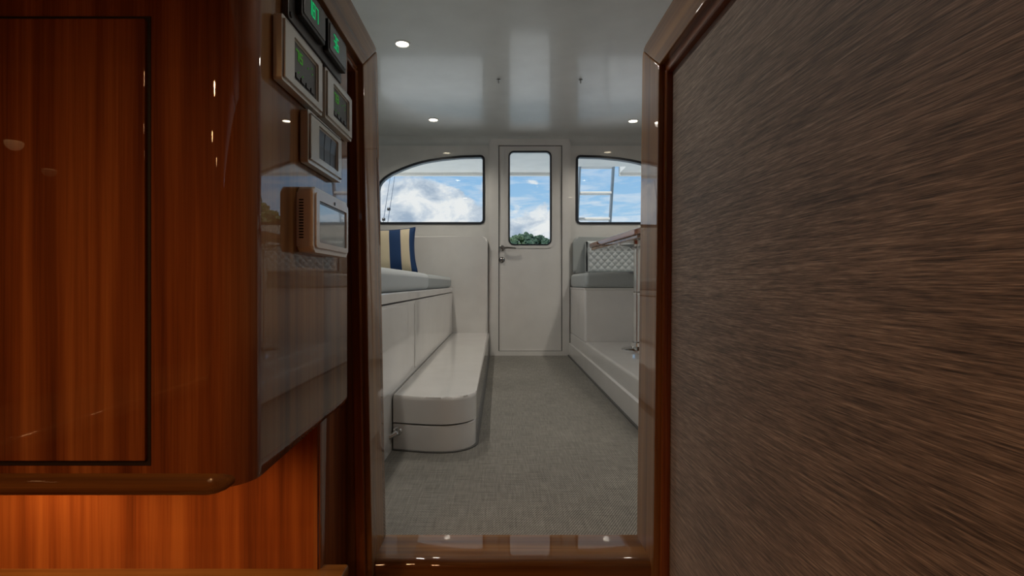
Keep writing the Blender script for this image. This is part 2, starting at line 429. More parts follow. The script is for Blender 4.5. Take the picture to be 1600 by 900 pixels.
hd = nb(); lathe(hd, [(0.0, 0.0), (0.026, 0.0), (0.026, -0.008), (0.020, -0.012), (0.011, -0.013), (0.011, -0.045), (0.0, -0.046)], (0.020, AFT - 0.012, 0.966), 'Y', 20)
tube(hd, [(0.020, AFT - 0.052, 0.966), (0.05, AFT - 0.055, 0.966), (0.10, AFT - 0.055, 0.965), (0.135, AFT - 0.050, 0.963), (0.142, AFT - 0.042, 0.962)], [0.009, 0.009, 0.008, 0.007, 0.006], 10)
build('lever_handle', hd, M['dark_chrome'], leafo, True)
lk = nb(); lathe(lk, [(0.0, -0.018), (0.010, -0.018), (0.013, -0.014), (0.022, -0.010), (0.027, -0.002), (0.027, 0.0), (0, 0)], (0.019, AFT - 0.012, 0.860), 'Y', 20)
box(lk, 0.017, 0.021, AFT - 0.040, AFT - 0.028, 0.850, 0.870, 0.001, 1)
build('lock_cylinder', lk, M['dark_chrome'], leafo, True)

# ---- sole, headliner, sides
tag(build('floor', B(-0.60, 0.80, SILL1 - 0.01, AFT + 0.01, -0.04, 0.0), M['carpet']), 'grey woven carpet on the saloon sole', None, None, 'structure')
hl = nb(); holed(hl, [(SL, -0.02), (SR, -0.02), (SR, AFT + 0.06), (SL, AFT + 0.06)], [], 'XY', HEAD, HEAD + 0.05)
hlo = tag(build('ceiling', hl, M['ceil']), 'pale satin headliner over the saloon', None, None, 'structure')
build('cove', COVE, M['ceil'], hlo, True)
for sx, nm, k in ((SL, 'wall_left', 3), (SR, 'wall_right', 4)):
    t_ = -0.05 if sx == SL else 0.05
    lp = rrect(1.55, 4.10, 1.12, 1.74, 0.09, 6)
    b_ = nb(); holed(b_, [(-0.02, -0.05), (AFT + 0.06, -0.05), (AFT + 0.06, HEAD), (-0.02, HEAD)], [lp], 'YZ', sx, sx + t_)
    tag(build(nm, b_, M['gel_wall']), 'white %s saloon side with a long window' % ('port' if sx == SL else 'starboard'), None, None, 'structure')
    e = tag(empty('window_%d' % k, (sx, 2.8, 1.12)), 'long %s side window of the saloon' % ('port' if sx == SL else 'starboard'), None, None, 'structure')
    b_ = nb(); holed(b_, inset(lp, -0.004), [inset(lp, 0.02)], 'YZ', sx - t_ * 0.1, sx + t_ * 0.9)
    build('window_gasket', b_, M['gasket'], e)
    b_ = nb(); prism(b_, inset(lp, 0.012), 'YZ', sx + t_ * 0.5, sx + t_ * 0.6)
    build('pane', b_, M['glass'], e)
DECKZ = 1.254
tag(build('wall_forward', B(SL, SR, -0.06, -0.02, 1.20, HEAD + 0.05), M['gel_wall']), 'white forward end of the saloon', None, None, 'structure')

# ------------------------------------------------------------------ companionway: fabric wall, posts, caps, sill
PR0, PR1 = 0.350, 0.3640       # inner face of the starboard post at sole and at cap
PL0, PL1 = -0.291, -0.3130
YP0, YP1 = 1.168, 1.31         # fore and aft faces of the posts
CAPB, CAPT = 1.146, 1.246
def frame_side(nm, x0, x1, thick, lab):
    """upright post and fore-and-aft cap mitred together; x0 / x1: inner face at z=0 and z=CAPT"""
    e = tag(empty(nm, (x0, YP1, 0.0)), lab, None, None, 'structure')
    def lean(bm, inner):
        for v in bm.verts:
            v.co.x += (x1 - x0) * (v.co.z / CAPT)
        return bm
    r = 0.028
    # post: up to the mitre
    pts = [(YP0, -0.10), (YP1, -0.10), (YP1, CAPT - r)] + [(YP1 - r + r * math.cos(R(a)), CAPT - r + r * math.sin(R(a))) for a in (22.5, 45)] + [(YP0, CAPB)]
    b_ = nb(); prism(b_, pts, 'YZ', x0, x0 + thick, 0.004, 2)
    build('post', lean(b_, 1), M['trim_z'], e, True)
    pts = [(YP1 - r + r * math.cos(R(a)), CAPT - r + r * math.sin(R(a))) for a in (45, 67.5, 90)] + [(0.30, CAPT), (0.30, CAPB), (YP0, CAPB)]
    b_ = nb(); prism(b_, pts, 'YZ', x0, x0 + thick, 0.004, 2)
    build('cap', lean(b_, 1), M['trim_y'], e, True)
    # inner bead that holds the panel
    s = 1 if thick > 0 else -1
    q0, q1 = x0 + s * 0.013, x0 + s * 0.034
    b_ = nb(); prism(b_, [(YP0 + 0.002, -0.10), (YP0 - 0.014, -0.10), (YP0 - 0.014, CAPB - 0.022), (YP0 + 0.002, CAPB - 0.010)], 'YZ', q0, q1, 0.002, 1)
    build('upright_bead', lean(b_, 1), M['wood_z'], e, True)
    b_ = nb(); prism(b_, [(YP0 + 0.002, CAPB + 0.002), (0.30, CAPB + 0.002), (0.30, CAPB - 0.022), (YP0 - 0.012, CAPB - 0.022)], 'YZ', q0, q1, 0.002, 1)
    build('cap_bead', lean(b_, 1), M['wood_y'], e, True)
    return e
frame_side('trim_1', PR0, PR1, 0.10, 'varnished wood post and sloping cap framing the brown fabric wall')
frame_side('trim_2', PL0, PL1, -0.08, 'varnished wood post and cap beside the instrument cabinet')
FX = 0.382
fw = B(FX, FX + 0.02, -1.60, YP0 + 0.003, -0.66, CAPB + 0.003)
for v in fw.verts: v.co.x += (PR1 - PR0) * v.co.z / CAPT * 0.6
tag(build('wall_right_companionway', fw, M['fabric']), 'brown woven fabric wall lining the companionway', None, None, 'structure')
# sill
sb = nb()
r = 0.018
prism(sb, [(SILL1, 0.004), (SILL1, -0.05), (SILL0, -0.05)] + [(SILL0 + r - r * math.cos(R(a)), 0.004 - r + r * math.sin(R(a))) for a in (0, 22, 45, 68, 90)], 'YZ', PL0 - 0.02, PR0 + 0.04)
sill = tag(build('trim_3', sb, M['wood_x'], None, True), 'varnished wood door sill at the edge of the grey carpet', None, None, 'structure')
rs = B(PL0 - 0.06, FX + 0.02, SILL0 + 0.012, SILL0 + 0.05, -0.66, -0.05)
tag(build('wall_sill_riser', rs, M['wood_z']), 'dark wood riser under the sill', None, None, 'structure')
st = tag(empty('stair_tread', (0.03, 1.0, -0.66)), 'dark varnished wooden step below the sill', 'step')
build('tread', B(PL0 - 0.02, FX, 0.88, SILL0 + 0.012, -0.36, -0.325, 0.006), M['wood_x'], st)
build('riser', B(PL0 - 0.02, FX, 0.91, SILL0 + 0.012, -0.65, -0.36), M['wood_z'], st)

# saloon side of the companionway walls and the dash tops
tag(build('wall_dash_left', B(SL, PL0 - 0.06, YP1 - 0.03, YP1, -0.05, CAPT - 0.01), M['gel_wall']), 'white half-height partition beside the port post', None, None, 'structure')
tag(build('wall_dash_right', B(PR0 + 0.09, SR, YP1 - 0.03, YP1, -0.05, CAPT - 0.01), M['gel_wall']), 'white half-height partition beside the starboard post', None, None, 'structure')
tp = nb(); prism(tp, [(SL - 0.3, -1.62), (SR, -1.62), (SR, YP1 - 0.03), (PR1 + 0.02, YP1 - 0.03), (PR1 + 0.02, 0.30), (PL1 - 0.02, 0.30), (PL1 - 0.02, YP1 - 0.03), (SL - 0.3, YP1 - 0.03)], 'XY', CAPT - 0.03, CAPT - 0.004)
tag(build('ceiling_lower_cabin', tp, M['gel_low']), 'low headliner over the forward cabin', None, None, 'structure')
# lower cabin shell (behind and beside the camera)
tag(build('floor_lower_cabin', B(SL - 0.3, FX + 0.02, -1.62, SILL0 + 0.05, -0.70, -0.66), M['teak']), 'varnished wood sole of the forward cabin', None, None, 'structure')
tag(build('wall_cabin_end', B(SL - 0.3, FX + 0.02, -1.66, -1.62, -0.70, CAPT), M['wood_low']), 'varnished wood end of the forward cabin', None, None, 'structure')
tag(build('wall_cabin_left', B(SL - 0.02, SL + 0.008, -1.62, YP1 - 0.03, -0.70, CAPT - 0.03), M['wood_low']), 'varnished wood side of the forward cabin', None, None, 'structure')

# ------------------------------------------------------------------ instrument cabinet (port)
KX = -0.322                    # inboard face
KY0, KY1 = 0.645, 1.085        # face with the door; after end
KR = 0.046
KB, KT = 0.388, CAPB - 0.001
cab = tag(empty('instrument_cabinet', (-0.7, 0.87, KB)), 'reddish varnished wood cabinet with rounded corner carrying the instruments', 'cabinet')
plan = [(SL + 0.03, KY0), (KX - KR, KY0)] + [(KX - KR + KR * math.sin(R(a)), KY0 + KR - KR * math.cos(R(a))) for a in (9, 18, 27, 36, 45, 54, 63, 72, 81)] + [(KX, KY0 + KR), (KX, KY1 - 0.006), (KX - 0.006, KY1), (SL + 0.03, KY1)]
b_ = nb(); prism(b_, plan, 'XY', KB, KT)
for f in b_.faces:
    if all(abs(v.co.x - KX) < 1e-6 for v in f.verts): f.material_index = 1
es = [e for e in b_.edges if all(abs(v.co.z - KB) < 1e-6 for v in e.verts)]
bmesh.ops.bevel(b_, geom=es, offset=0.022, segments=5, profile=0.5, affect='EDGES')
build('carcass', b_, [M['wood_z'], M['trim_z']], cab, True)
CDX, CDZ0, CDZ1 = Xof(235, KY0), Zof(722, KY0), Zof(31, KY0)
b_ = B(-1.05, CDX + 0.001, KY0 - 0.001, KY0 + 0.003, CDZ0 - 0.004, CDZ1 + 0.004)
build('door_gap', b_, M['gap'], cab)
b_ = B(-1.045, CDX - 0.003, KY0 - 0.006, KY0 + 0.002, CDZ0 + 0.003, CDZ1 - 0.001, 0.0018, 2)
build('door', b_, M['wood_z'], cab, True)
kc = KR - 0.007
b_ = nb(); tube(b_, [(SL + 0.03, KY0 + 0.007, KB + 0.006)] + [(KX - KR + kc * math.sin(R(a)), KY0 + KR - kc * math.cos(R(a)), KB + 0.006 + a * 0.00008) for a in (0, 12, 24, 36, 46)], [0.0155, 0.0155, 0.0145, 0.0125, 0.009, 0.004], 20)
build('bullnose_moulding', b_, M['wood_x'], cab, True)
b_ = nb(); prism(b_, [(-1.30, KY0 + 0.04), (KX - 0.02, KY0 + 0.04), (KX - 0.02, 1.0), (-1.30, 1.0)], 'XY', KB - 0.002, KB + 0.02)
build('underside', b_, M['wood_low'], cab)

# recessed wall under the cabinet
LY = 1.0
tag(build('wall_below_cabinet', B(SL + 0.03, Xof(500, LY), LY, LY + 0.03, -0.66, KB + 0.03), M['wood_low']), 'orange-brown veneered wall recessed below the cabinet', None, None, 'structure')
b_ = nb(); x0 = Xof(500, LY)
prism(b_, [(x0 - 0.012, LY - 0.003), (x0 - 0.004, LY - 0.004), (x0 + 0.002, LY + 0.004), (x0 + 0.004, YP0 + 0.01), (x0 - 0.012, YP0 + 0.01)], 'XY', -0.66, KB + 0.02)
tag(build('trim_4', b_, M['wood_z'], None, True), 'upright varnished corner board between the low wall and the post', None, None, 'structure')
b_ = B(PL0 - 0.075, PL0 - 0.028, YP0 + 0.012, YP1 - 0.03, -0.66, KT, 0.003)
tag(build('wall_left_companionway', b_, M['wood_z']), 'dark wood lining between cabinet and port post', None, None, 'structure')
b_ = B(SL + 0.03, -0.300, 0.925, LY + 0.02, 0.066, 0.090, 0.006)
tag(build('trim_5', b_, M['wood_x'], None, True), 'pale varnished ledge along the foot of the recessed wall', None, None, 'structure')

e = tag(empty('cabin_counter', (-1.15, -0.45, -0.66)), 'low varnished wood counter mirrored in the cabinet door', 'counter')
build('counter_body', B(SL + 0.03, -1.02, -1.55, 0.55, -0.66, 0.290, 0.004), M['wood_low'], e, True)
build('counter_top', B(SL + 0.03, -1.00, -1.56, 0.56, 0.290, 0.330, 0.012, 3), M['teak'], e, True)

# ------------------------------------------------------------------ things on the cabinet face
def plate(y0, y1, z0, z1, x0, x1, r=0.006, bev=0.003):
    return prism(nb(), rrect(y0, y1, z0, z1, r, 4), 'YZ', x0, x1, bev, 2)
SEG = {'0': 'abcdef', '1': 'bc', '2': 'abged', '3': 'abgcd', '4': 'fgbc', '5': 'afgcd', '6': 'afgedc', '7': 'abc', '8': 'abcdefg', '9': 'abcfgd'}
def digits(txt, y, z, w_, h, x, gap=0.35, th=0.14):
    """seven-segment figures on a face that looks inboard (+X)"""
    b_ = nb(); t_ = w_ * th * 1.3
    for i, ch in enumerate(txt):
        a0 = y + i * w_ * (1 + gap); a1 = a0 + w_
        for s in SEG[ch]:
            q = {'a': (a0, a1, z + h - t_, z + h), 'd': (a0, a1, z, z + t_), 'g': (a0, a1, z + h / 2 - t_ / 2, z + h / 2 + t_ / 2), 'b': (a1 - t_, a1, z + h / 2, z + h), 'c': (a1 - t_, a1, z, z + h / 2), 'f': (a0, a0 + t_, z + h / 2, z + h), 'e': (a0, a0 + t_, z, z + h / 2)}[s]
            box(b_, x, x + 0.0006, *q)
    return b_
PX = KX + 0.014                # face of the plates
def gy(px, X=PX): return Yof(px, X)

# twin gauge
g0, g1 = gy(455), gy(537)
gz0, gz1 = 1.040, 1.130
e = tag(empty('tank_gauge_panel', (KX, (g0 + g1) / 2, gz0)), 'black panel with two green digital readouts, topmost on the cabinet', 'gauge')
pl = build('panel_plate', plate(g0, g1, gz0, gz1, KX, PX - 0.004, 0.003, 0.002), M['greyp'], e, True)
for (pa, pb, txt) in ((466, 503, '187'), (508, 536, '36')):
    a0, a1 = gy(pa), gy(pb)
    md = build('gauge_module', plate(a0, a1, 1.058, 1.116, PX - 0.004, PX + 0.006, 0.003, 0.002), M['blackp'], e, True)
    build('readout_lens', plate(a0 + 0.005, a1 - 0.004, 1.064, 1.110, PX + 0.006, PX + 0.0075, 0.002, 0.0005), M['lens'], md)
    wd = 0.011
    build('green_digits', digits(txt, a0 + 0.024, 1.075, wd, 0.024, PX + 0.0077), M['green'], md)
b_ = nb()
lathe(b_, [(0.0, 0.002), (0.004, 0.002), (0.005, 0.0), (0, 0)], (PX - 0.004, g0 + 0.008, gz0 + 0.008), 'X', 12)
build('screw', b_, M['blackp'], e, True)

def thermostat(pa, pb, z0, z1, txt, lab):
    y0, y1 = gy(pa), gy(pb)
    e = tag(empty('thermostat', (KX, (y0 + y1) / 2, z0)), lab, 'thermostat', 'climate thermostats on the cabinet')
    fr = nb(); c = rrect(y0, y1, z0, z1, 0.004, 3)
    sy0, sy1 = y0 + (y1 - y0) * 0.26, y1 - (y1 - y0) * 0.17
    sz0, sz1 = z0 + (z1 - z0) * 0.20, z1 - (z1 - z0) * 0.20
    holed(fr, c, [rrect(sy0, sy1, sz0, sz1, 0.002, 2)], 'YZ', KX + 0.002, PX)
    build('frame', fr, M['alu'], e)
    fr = nb(); holed(fr, inset(c, 0.006), [rrect(sy0 - 0.004, sy1 + 0.004, sz0 - 0.003, sz1 + 0.003, 0.002, 2)], 'YZ', PX, PX + 0.003)
    build('raised_bezel', fr, M['alu'], e)
    build('back_box', plate(y0 + 0.006, y1 - 0.006, z0 + 0.004, z1 - 0.004, KX, KX + 0.003), M['blackp'], e)
    sc = build('display', plate(sy0, sy1, sz0, sz1, KX + 0.003, PX - 0.001, 0.001, 0.0005), M['greyp'], e)
    h = (sz1 - sz0)
    b_ = digits(txt, sy0 + 0.010, sz1 - h * 0.42, 0.011, h * 0.28, PX - 0.0008)
    build('green_digits', b_, M['ygreen'], sc)
    for (u, v) in ((0.62, 0.66), (0.80, 0.78), (0.82, 0.62), (0.20, 0.26), (0.38, 0.26)):
        yy = sy0 + (sy1 - sy0) * u; zz = sz0 + h * v
        build('indicator_lamp', B(PX - 0.001, PX - 0.0003, yy, yy + 0.003, zz, zz + 0.002), M['ygreen'], sc)
    for k in range(4):
        yy = sy0 + (sy1 - sy0) * (0.08 + 0.22 * k)
        build('button', plate(yy, yy + (sy1 - sy0) * 0.16, sz0 + h * 0.07, sz0 + h * 0.20, PX - 0.001, PX + 0.001, 0.001, 0.0004), M['greyp'], sc)
    return e
thermostat(440, 503, 0.936, 1.030, '75', 'silver framed thermostat with green figures, nearest the rounded cabinet corner')
thermostat(508, 549, 0.940, 1.030, '73', 'silver framed thermostat with green figures, beside the post')

s0, s1 = gy(481), gy(533)
sz0, sz1 = 0.842, 0.928
e = tag(empty('switch_panel', (KX, (s0 + s1) / 2, sz0)), 'silver switch plate with three black rockers below the thermostats', 'switch')
ra, rb = s0 + (s1 - s0) * 0.27, s1 - (s1 - s0) * 0.17
rz0, rz1 = sz0 + 0.019, sz1 - 0.017
b_ = nb(); holed(b_, rrect(s0, s1, sz0, sz1, 0.004, 3), [rrect(ra, rb, rz0, rz1, 0.002, 2)], 'YZ', KX + 0.002, PX)
build('frame', b_, M['alu'], e)
b_ = nb(); holed(b_, inset(rrect(s0, s1, sz0, sz1, 0.004, 3), 0.007), [rrect(ra - 0.003, rb + 0.003, rz0 - 0.003, rz1 + 0.003, 0.002, 2)], 'YZ', PX, PX + 0.003)
build('raised_bezel', b_, M['alu'], e)
build('back_box', plate(s0 + 0.005, s1 - 0.005, sz0 + 0.004, sz1 - 0.004, KX, KX + 0.004), M['blackp'], e)
for k in range(3):
    w_ = (rb - ra) / 3
    b_ = nb()
    ya, yb = ra + k * w_ + 0.001, ra + (k + 1) * w_ - 0.001
    prism(b_, [(KX + 0.004, rz0), (PX - 0.001, rz0 + 0.001), (PX - 0.001, (rz0 + rz1) / 2), (PX + 0.001, rz1 - 0.001), (KX + 0.004, rz1)], 'XZ', ya, yb, 0.0006, 1)
    build('rocker', b_, M['greyp'], e)

TXF = KX + 0.026
t0, t1 = Yof(489, TXF), Yof(543.5, TXF)
tz0, tz1 = 0.697, 0.802
e = tag(empty('touch_display', (KX, (t0 + t1) / 2, tz0)), 'white wall touch screen with vented side, lowest on the cabinet', 'display')
b_ = prism(nb(), rrect(t0, t1, tz0, tz1, 0.010, 5), 'YZ', KX, TXF, 0.004, 3)
case = build('case', b_, M['whitep'], e, True)
b_ = nb(); holed(b_, rrect(t0 + 0.008, t1 - 0.008, tz0 + 0.008, tz1 - 0.008, 0.006, 4), [rrect(t0 + 0.022, t1 - 0.018, tz0 + 0.017, tz1 - 0.020, 0.003, 3)], 'YZ', TXF - 0.001, TXF + 0.003)
build('bezel', b_, M['whitep'], e)
build('screen', plate(t0 + 0.022, t1 - 0.018, tz0 + 0.017, tz1 - 0.020, TXF - 0.002, TXF + 0.0008, 0.003, 0.0003), M['screen'], e)
build('screen_edge', plate(t0 + 0.022, t1 - 0.026, tz1 - 0.0245, tz1 - 0.020, TXF, TXF + 0.0012, 0.001, 0.0002), M['greyp'], e)
b_ = nb(); lathe(b_, [(0, 0.0015), (0.003, 0.0015), (0.003, 0), (0, 0)], (TXF + 0.0025, (t0 + t1) / 2 + 0.004, tz1 - 0.014), 'X', 12)
build('camera_eye', b_, M['blackp'], e)
for k in range(14):
    zz = tz0 + 0.022 + k * 0.0046
    build('vent_slot', B(KX + 0.004, KX + 0.011, t0 - 0.0004, t0 + 0.001, zz, zz + 0.0022), M['blackp'], case)

# ------------------------------------------------------------------ port settee
BX = -0.42                     # front of the settee
BZ0, BZ1 = 0.571, 0.612
PANEL_Y = AFT - 0.07
e = tag(empty('settee_bench', ((SL + BX) / 2, 3.0, 0)), 'white moulded settee base with locker fronts under the grey cushions', 'bench')
b_ = nb(); prism(b_, [(SL + 0.022, 0.0), (BX, 0.0), (BX, BZ0 - 0.006), (SL + 0.022, BZ0 - 0.006)], 'XZ', YP1 + 0.022, PANEL_Y - 0.021)
build('base', b_, M['gel'], e)
build('seat_lid', B(SL + 0.022, BX + 0.006, YP1 + 0.022, PANEL_Y - 0.05, BZ0, BZ1, 0.008, 3), M['gel'], e, True)
build('lid_gap', B(SL + 0.1, BX - 0.001, YP1 + 0.03, PANEL_Y - 0.06, BZ0 - 0.007, BZ0 + 0.001), M['gap'], e)
for (ya, yb) in ((1.36, 2.36), (2.52, 4.42)):
    b_ = prism(nb(), rrect(ya, yb, 0.23, 0.556, 0.02, 3), 'YZ', BX - 0.002, BX + 0.004, 0.003, 2)
    build('locker_front', b_, M['gel'], e, True)
# step in front of it
SX1, SY0, SZ = -0.095, 1.955, 0.212
def step_plan(d=0.0):
    r = 0.13 - d
    x1, y0 = SX1 - d, SY0 + d
    pts = [(BX + 0.005, y0 + 0.035), (x1 - r - 0.06, y0 + 0.004)]
    for a in range(0, 91, 10):
        pts.append((x1 - r + r * math.sin(R(a)), y0 + r - r * math.cos(R(a))))
    pts += [(x1, PANEL_Y - 0.002), (BX + 0.005, PANEL_Y - 0.002)]
    return pts
e = tag(empty('settee_step', ((BX + SX1) / 2, 3.2, 0)), 'white moulded step with rounded corner along the foot of the settee', 'step')
def crown(plan_, z0, z1, rad, seg=4):
    b_ = nb(); prism(b_, plan_, 'XY', z0, z1)
    top = [ed for ed in b_.edges if all(abs(v.co.z - z1) < 1e-6 for v in ed.verts) and not all(v.co.x < BX + 0.0051 for v in ed.verts)]
    bmesh.ops.bevel(b_, geom=top, offset=rad, segments=seg, profile=0.5, affect='EDGES')
    return b_
build('tread_block', crown(step_plan(0.0), 0.108, SZ, 0.016), M['gel'], e, True)
build('shadow_gap', prism(nb(), step_plan(0.012), 'XY', 0.098, 0.109), M['gap'], e)
build('plinth', crown(step_plan(0.002), 0.0, 0.102, 0.006, 2), M['gel'], e, True)
b_ = prism(nb(), step_plan(-0.008), 'XY', 0.0, 0.005)
build('floor_shadow_strip', b_, M['shadow_grey'], e)  # grey strip painted in for the shadow round the step's foot
# chrome fitting on the plinth
hx, hy, hz = Xof(614, SY0 + 0.02), SY0 + 0.022, 0.062
e = tag(empty('chrome_hose_fitting', (hx, hy, hz)), 'small chrome twin-knob fitting on the end of the white step', 'fitting')
b_ = nb(); lathe(b_, [(0, 0.012), (0.017, 0.012), (0.017, 0.004), (0.012, 0.0), (0.010, -0.022), (0.0, -0.022)], (hx + 0.016, hy, hz + 0.014), 'Y', 18)
build('wall_flange', b_, M['chrome'], e, True)
b_ = nb(); tube(b_, [(hx + 0.016, hy - 0.018, hz + 0.014), (hx + 0.004, hy - 0.024, hz + 0.006), (hx - 0.010, hy - 0.028, hz)], [0.010, 0.008, 0.009], 12)
build('neck', b_, M['chrome'], e, True)
b_ = nb(); tube(b_, [(hx - 0.010, hy - 0.028, hz), (hx - 0.020, hy - 0.030, hz - 0.003), (hx - 0.026, hy - 0.031, hz - 0.005)], [0.009, 0.017, 0.016], 14)
build('knob', b_, M['chrome'], e, True)

def cushion(name, x0, x1, y0, y1, z0, z1, m, lab, cat='cushion', rad=0.03, puff=0.008, group=None, parent=None):
    b_ = nb(); box(b_, x0, x1, y0, y1, z0, z1, rad, 4)
    o = build(name, b_, m, parent, True)
    if lab: tag(o, lab, cat, group)
    return o
def soft_box(x0, x1, y0, y1, z0, z1, rad=0.03, crown_=0.012, nx=14):
    """upholstered pad: rounded edges and a slightly crowned top"""
    b_ = nb(); box(b_, x0, x1, y0, y1, z0, z1, rad, 5)
    bmesh.ops.subdivide_edges(b_, edges=[ed for ed in b_.edges if ed.calc_length() > 0.2], cuts=5, use_grid_fill=True)
    for v in b_.verts:
        if v.co.z > z1 - 0.5 * rad:
            u = (v.co.x - x0) / (x1 - x0) * 2 - 1; w2 = (v.co.y - y0) / (y1 - y0) * 2 - 1
            v.co.z += crown_ * (1 - u ** 4) * (1 - w2 ** 4)
    return b_
CZ = 0.706
o = build('seat_cushion', soft_box(SL + 0.02, BX - 0.002, YP1 + 0.06, 3.06, BZ1, CZ, 0.028), M['seat'], None, 'all')
tag(o, 'long pale grey seat cushion on the white settee base', 'cushion', 'settee cushions')
o = build('seat_cushion', soft_box(SL + 0.02, BX - 0.004, 3.065, PANEL_Y - 0.06, BZ1, CZ - 0.004, 0.028), M['seat2'], None, 'all')
tag(o, 'shorter grey seat cushion of the settee, by the moulded bulkhead panel', 'cushion', 'settee cushions')

# striped pillow
def pillow(name, c, w_, h, t_, rz, rx, ry, lab):
    n = 28; rt = Matrix.Rotation(rz, 4, 'Z') @ Matrix.Rotation(rx, 4, 'X') @ Matrix.Rotation(ry, 4, 'Y')
    e = tag(empty(name, c), lab, 'pillow')
    def P(u, v, s):
        k = (1 - abs(u) ** 3.0) * (1 - abs(v) ** 3.0)
        pin = 1 - 0.10 * (1 - abs(v) ** 2) * (abs(u) ** 2)
        pin2 = 1 - 0.10 * (1 - abs(u) ** 2) * (abs(v) ** 2)
        d = t_ / 2 * max(k, 0) ** 0.55 * s
        return rt @ Vector((u * w_ / 2 * pin, -d, v * h / 2 * pin2 + h / 2)) + Vector(c)
    b_ = nb()
    for s in (1, -1):
        g = [[b_.verts.new(P(-1 + 2 * i / n, -1 + 2 * j / n, s)) for j in range(n + 1)] for i in range(n + 1)]
        for i in range(n):
            for j in range(n):
                f = b_.faces.new((g[i][j], g[i + 1][j], g[i + 1][j + 1], g[i][j + 1]))
                f.material_index = 1 if (((n - 1 - i) * 9 // n) % 4 in (0, 1) if False else STR[i]) else 0
    bmesh.ops.remove_doubles(b_, verts=b_.verts[:], dist=1e-5)
    build('cover', b_, [M['cream'], M['navy']], e, 'all')
    b_ = nb(); loop = []
    q = [(-1 + 2 * i / n, -1) for i in range(n)] + [(1, -1 + 2 * i / n) for i in range(n)] + [(1 - 2 * i / n, 1) for i in range(n)] + [(-1, 1 - 2 * i / n) for i in range(n)]
    loop = [P(u, v, 0) for u, v in q]
    tube(b_, loop + [loop[0]], 0.005, 6, False)
    build('piping', b_, M['navy'], e, True)
    return e
# stripes counted from the right-hand edge: narrow navy, cream, navy, cream, navy, cream
STR = [False] * 28
for i in range(28):
    fr_ = (27 - i + 0.5) / 28.0
    STR[i] = fr_ < 0.10 or 0.28 < fr_ < 0.49 or 0.68 < fr_ < 0.88
pillow('throw_pillow', (-0.905, 4.25, CZ + 0.022), 0.44, 0.40, 0.13, R(8), R(-14), R(-3), 'navy and cream striped throw pillow standing on the settee')

# ------------------------------------------------------------------ starboard dinette
RX = 0.618
PZ = 0.214
AS = 3.80                      # front of the after seat
e = tag(empty('dinette_platform', ((RX + SR) / 2, 2.9, 0)), 'white raised dinette platform with rounded edge beside the carpet', 'platform')
b_ = nb()
prism(b_, [(RX, 0.0), (RX, 0.112), (RX + 0.012, 0.118), (RX + 0.012, PZ - 0.016), (RX + 0.017, PZ - 0.005), (RX + 0.028, PZ), (SR - 0.022, PZ), (SR - 0.022, 0.0)], 'XZ', YP1 + 0.022, AFT - 0.022)
build('platform_body', b_, M['gel'], e, True)
b_ = B(RX - 0.010, RX + 0.01, YP1 + 0.005, AFT - 0.03, 0.0, 0.008)
build('floor_shadow_strip', b_, M['shadow_grey'], e)  # grey strip painted in for the shadow line below the platform
e = tag(empty('dinette_bench', ((RX + SR) / 2, 4.2, PZ)), 'white moulded seat base under the quilted dinette backrest', 'bench')
sx0 = RX + 0.014
b_ = nb(); prism(b_, [(AS, PZ + 0.0005), (AS, 0.600), (AFT - 0.022, 0.600), (AFT - 0.022, PZ + 0.0005)], 'YZ', sx0, SR - 0.022)
ed = [q for q in b_.edges if all(abs(v.co.y - AS) < 1e-6 and abs(v.co.x - sx0) < 1e-6 for v in q.verts)]
bmesh.ops.bevel(b_, geom=ed, offset=0.020, segments=4, profile=0.5, affect='EDGES')
build('base', b_, M['gel'], e, True)
build('seat_lid', B(sx0 - 0.004, SR - 0.022, AS - 0.006, AFT - 0.022, 0.600, 0.614, 0.005), M['gel'], e, True)
o = build('seat_cushion', soft_box(sx0 + 0.002, SR - 0.024, AS - 0.02, AFT - 0.035, 0.614, 0.728, 0.03), M['seat2'], None, 'all')
tag(o, 'thick grey dinette seat cushion in front of the quilted backrest', 'cushion')
# plain back pad with rounded corner
b_ = prism(nb(), rrect(0.655, SR - 0.024, 0.741, 1.062, (0.02, 0, 0, 0.045), 6), 'XZ', AFT - 0.004, AFT - 0.065, 0.020, 4)
o = build('back_pad', b_, M['seat2'], None, True)
tag(o, 'smooth grey back pad with rounded corner against the aft bulkhead', 'cushion')
# quilted backrest
QX0, QX1, QZ0, QZ1 = 0.755, SR - 0.05, 0.742, 1.015
QY = AFT - 0.20
e = tag(empty('quilted_backrest', ((QX0 + QX1) / 2, AFT - 0.13, QZ0)), 'grey diamond-quilted backrest behind the dining table', 'cushion')
b_ = nb(); nx, nz = 260, 80
dw, dh = 0.060, 0.060
grid = []
for i in range(nx + 1):
    row = []
    for j in range(nz + 1):
        x = QX0 + (QX1 - QX0) * i / nx; z = QZ0 + (QZ1 - QZ0) * j / nz
        a = ((x - QX0) / dw + (z - QZ0) / dh) % 1.0; c = ((x - QX0) / dw - (z - QZ0) / dh) % 1.0
        d = (math.sin(math.pi * a) * math.sin(math.pi * c)) ** 0.5
        edge = min(x - QX0, QX1 - x, z - QZ0, QZ1 - z); fall = min(1.0, edge / 0.02)
        row.append(b_.verts.new((x, QY - 0.008 * d * fall + 0.02 * (1 - fall) ** 2, z)))
    grid.append(row)
for i in range(nx):
    for j in range(nz): b_.faces.new((grid[i][j], grid[i + 1][j], grid[i + 1][j + 1], grid[i][j + 1]))
build('quilted_face', b_, M['seat'], e, 'all')
build('backing', B(QX0, QX1, QY + 0.012, AFT - 0.066, QZ0, QZ1, 0.008), M['seat2'], e, True)
b_ = nb(); tube(b_, [(QX0 - 0.002, QY + 0.012, QZ0 + 0.01), (QX0 - 0.004, QY + 0.010, (QZ0 + QZ1) / 2), (QX0 - 0.002, QY + 0.012, QZ1 - 0.006)], 0.007, 8)
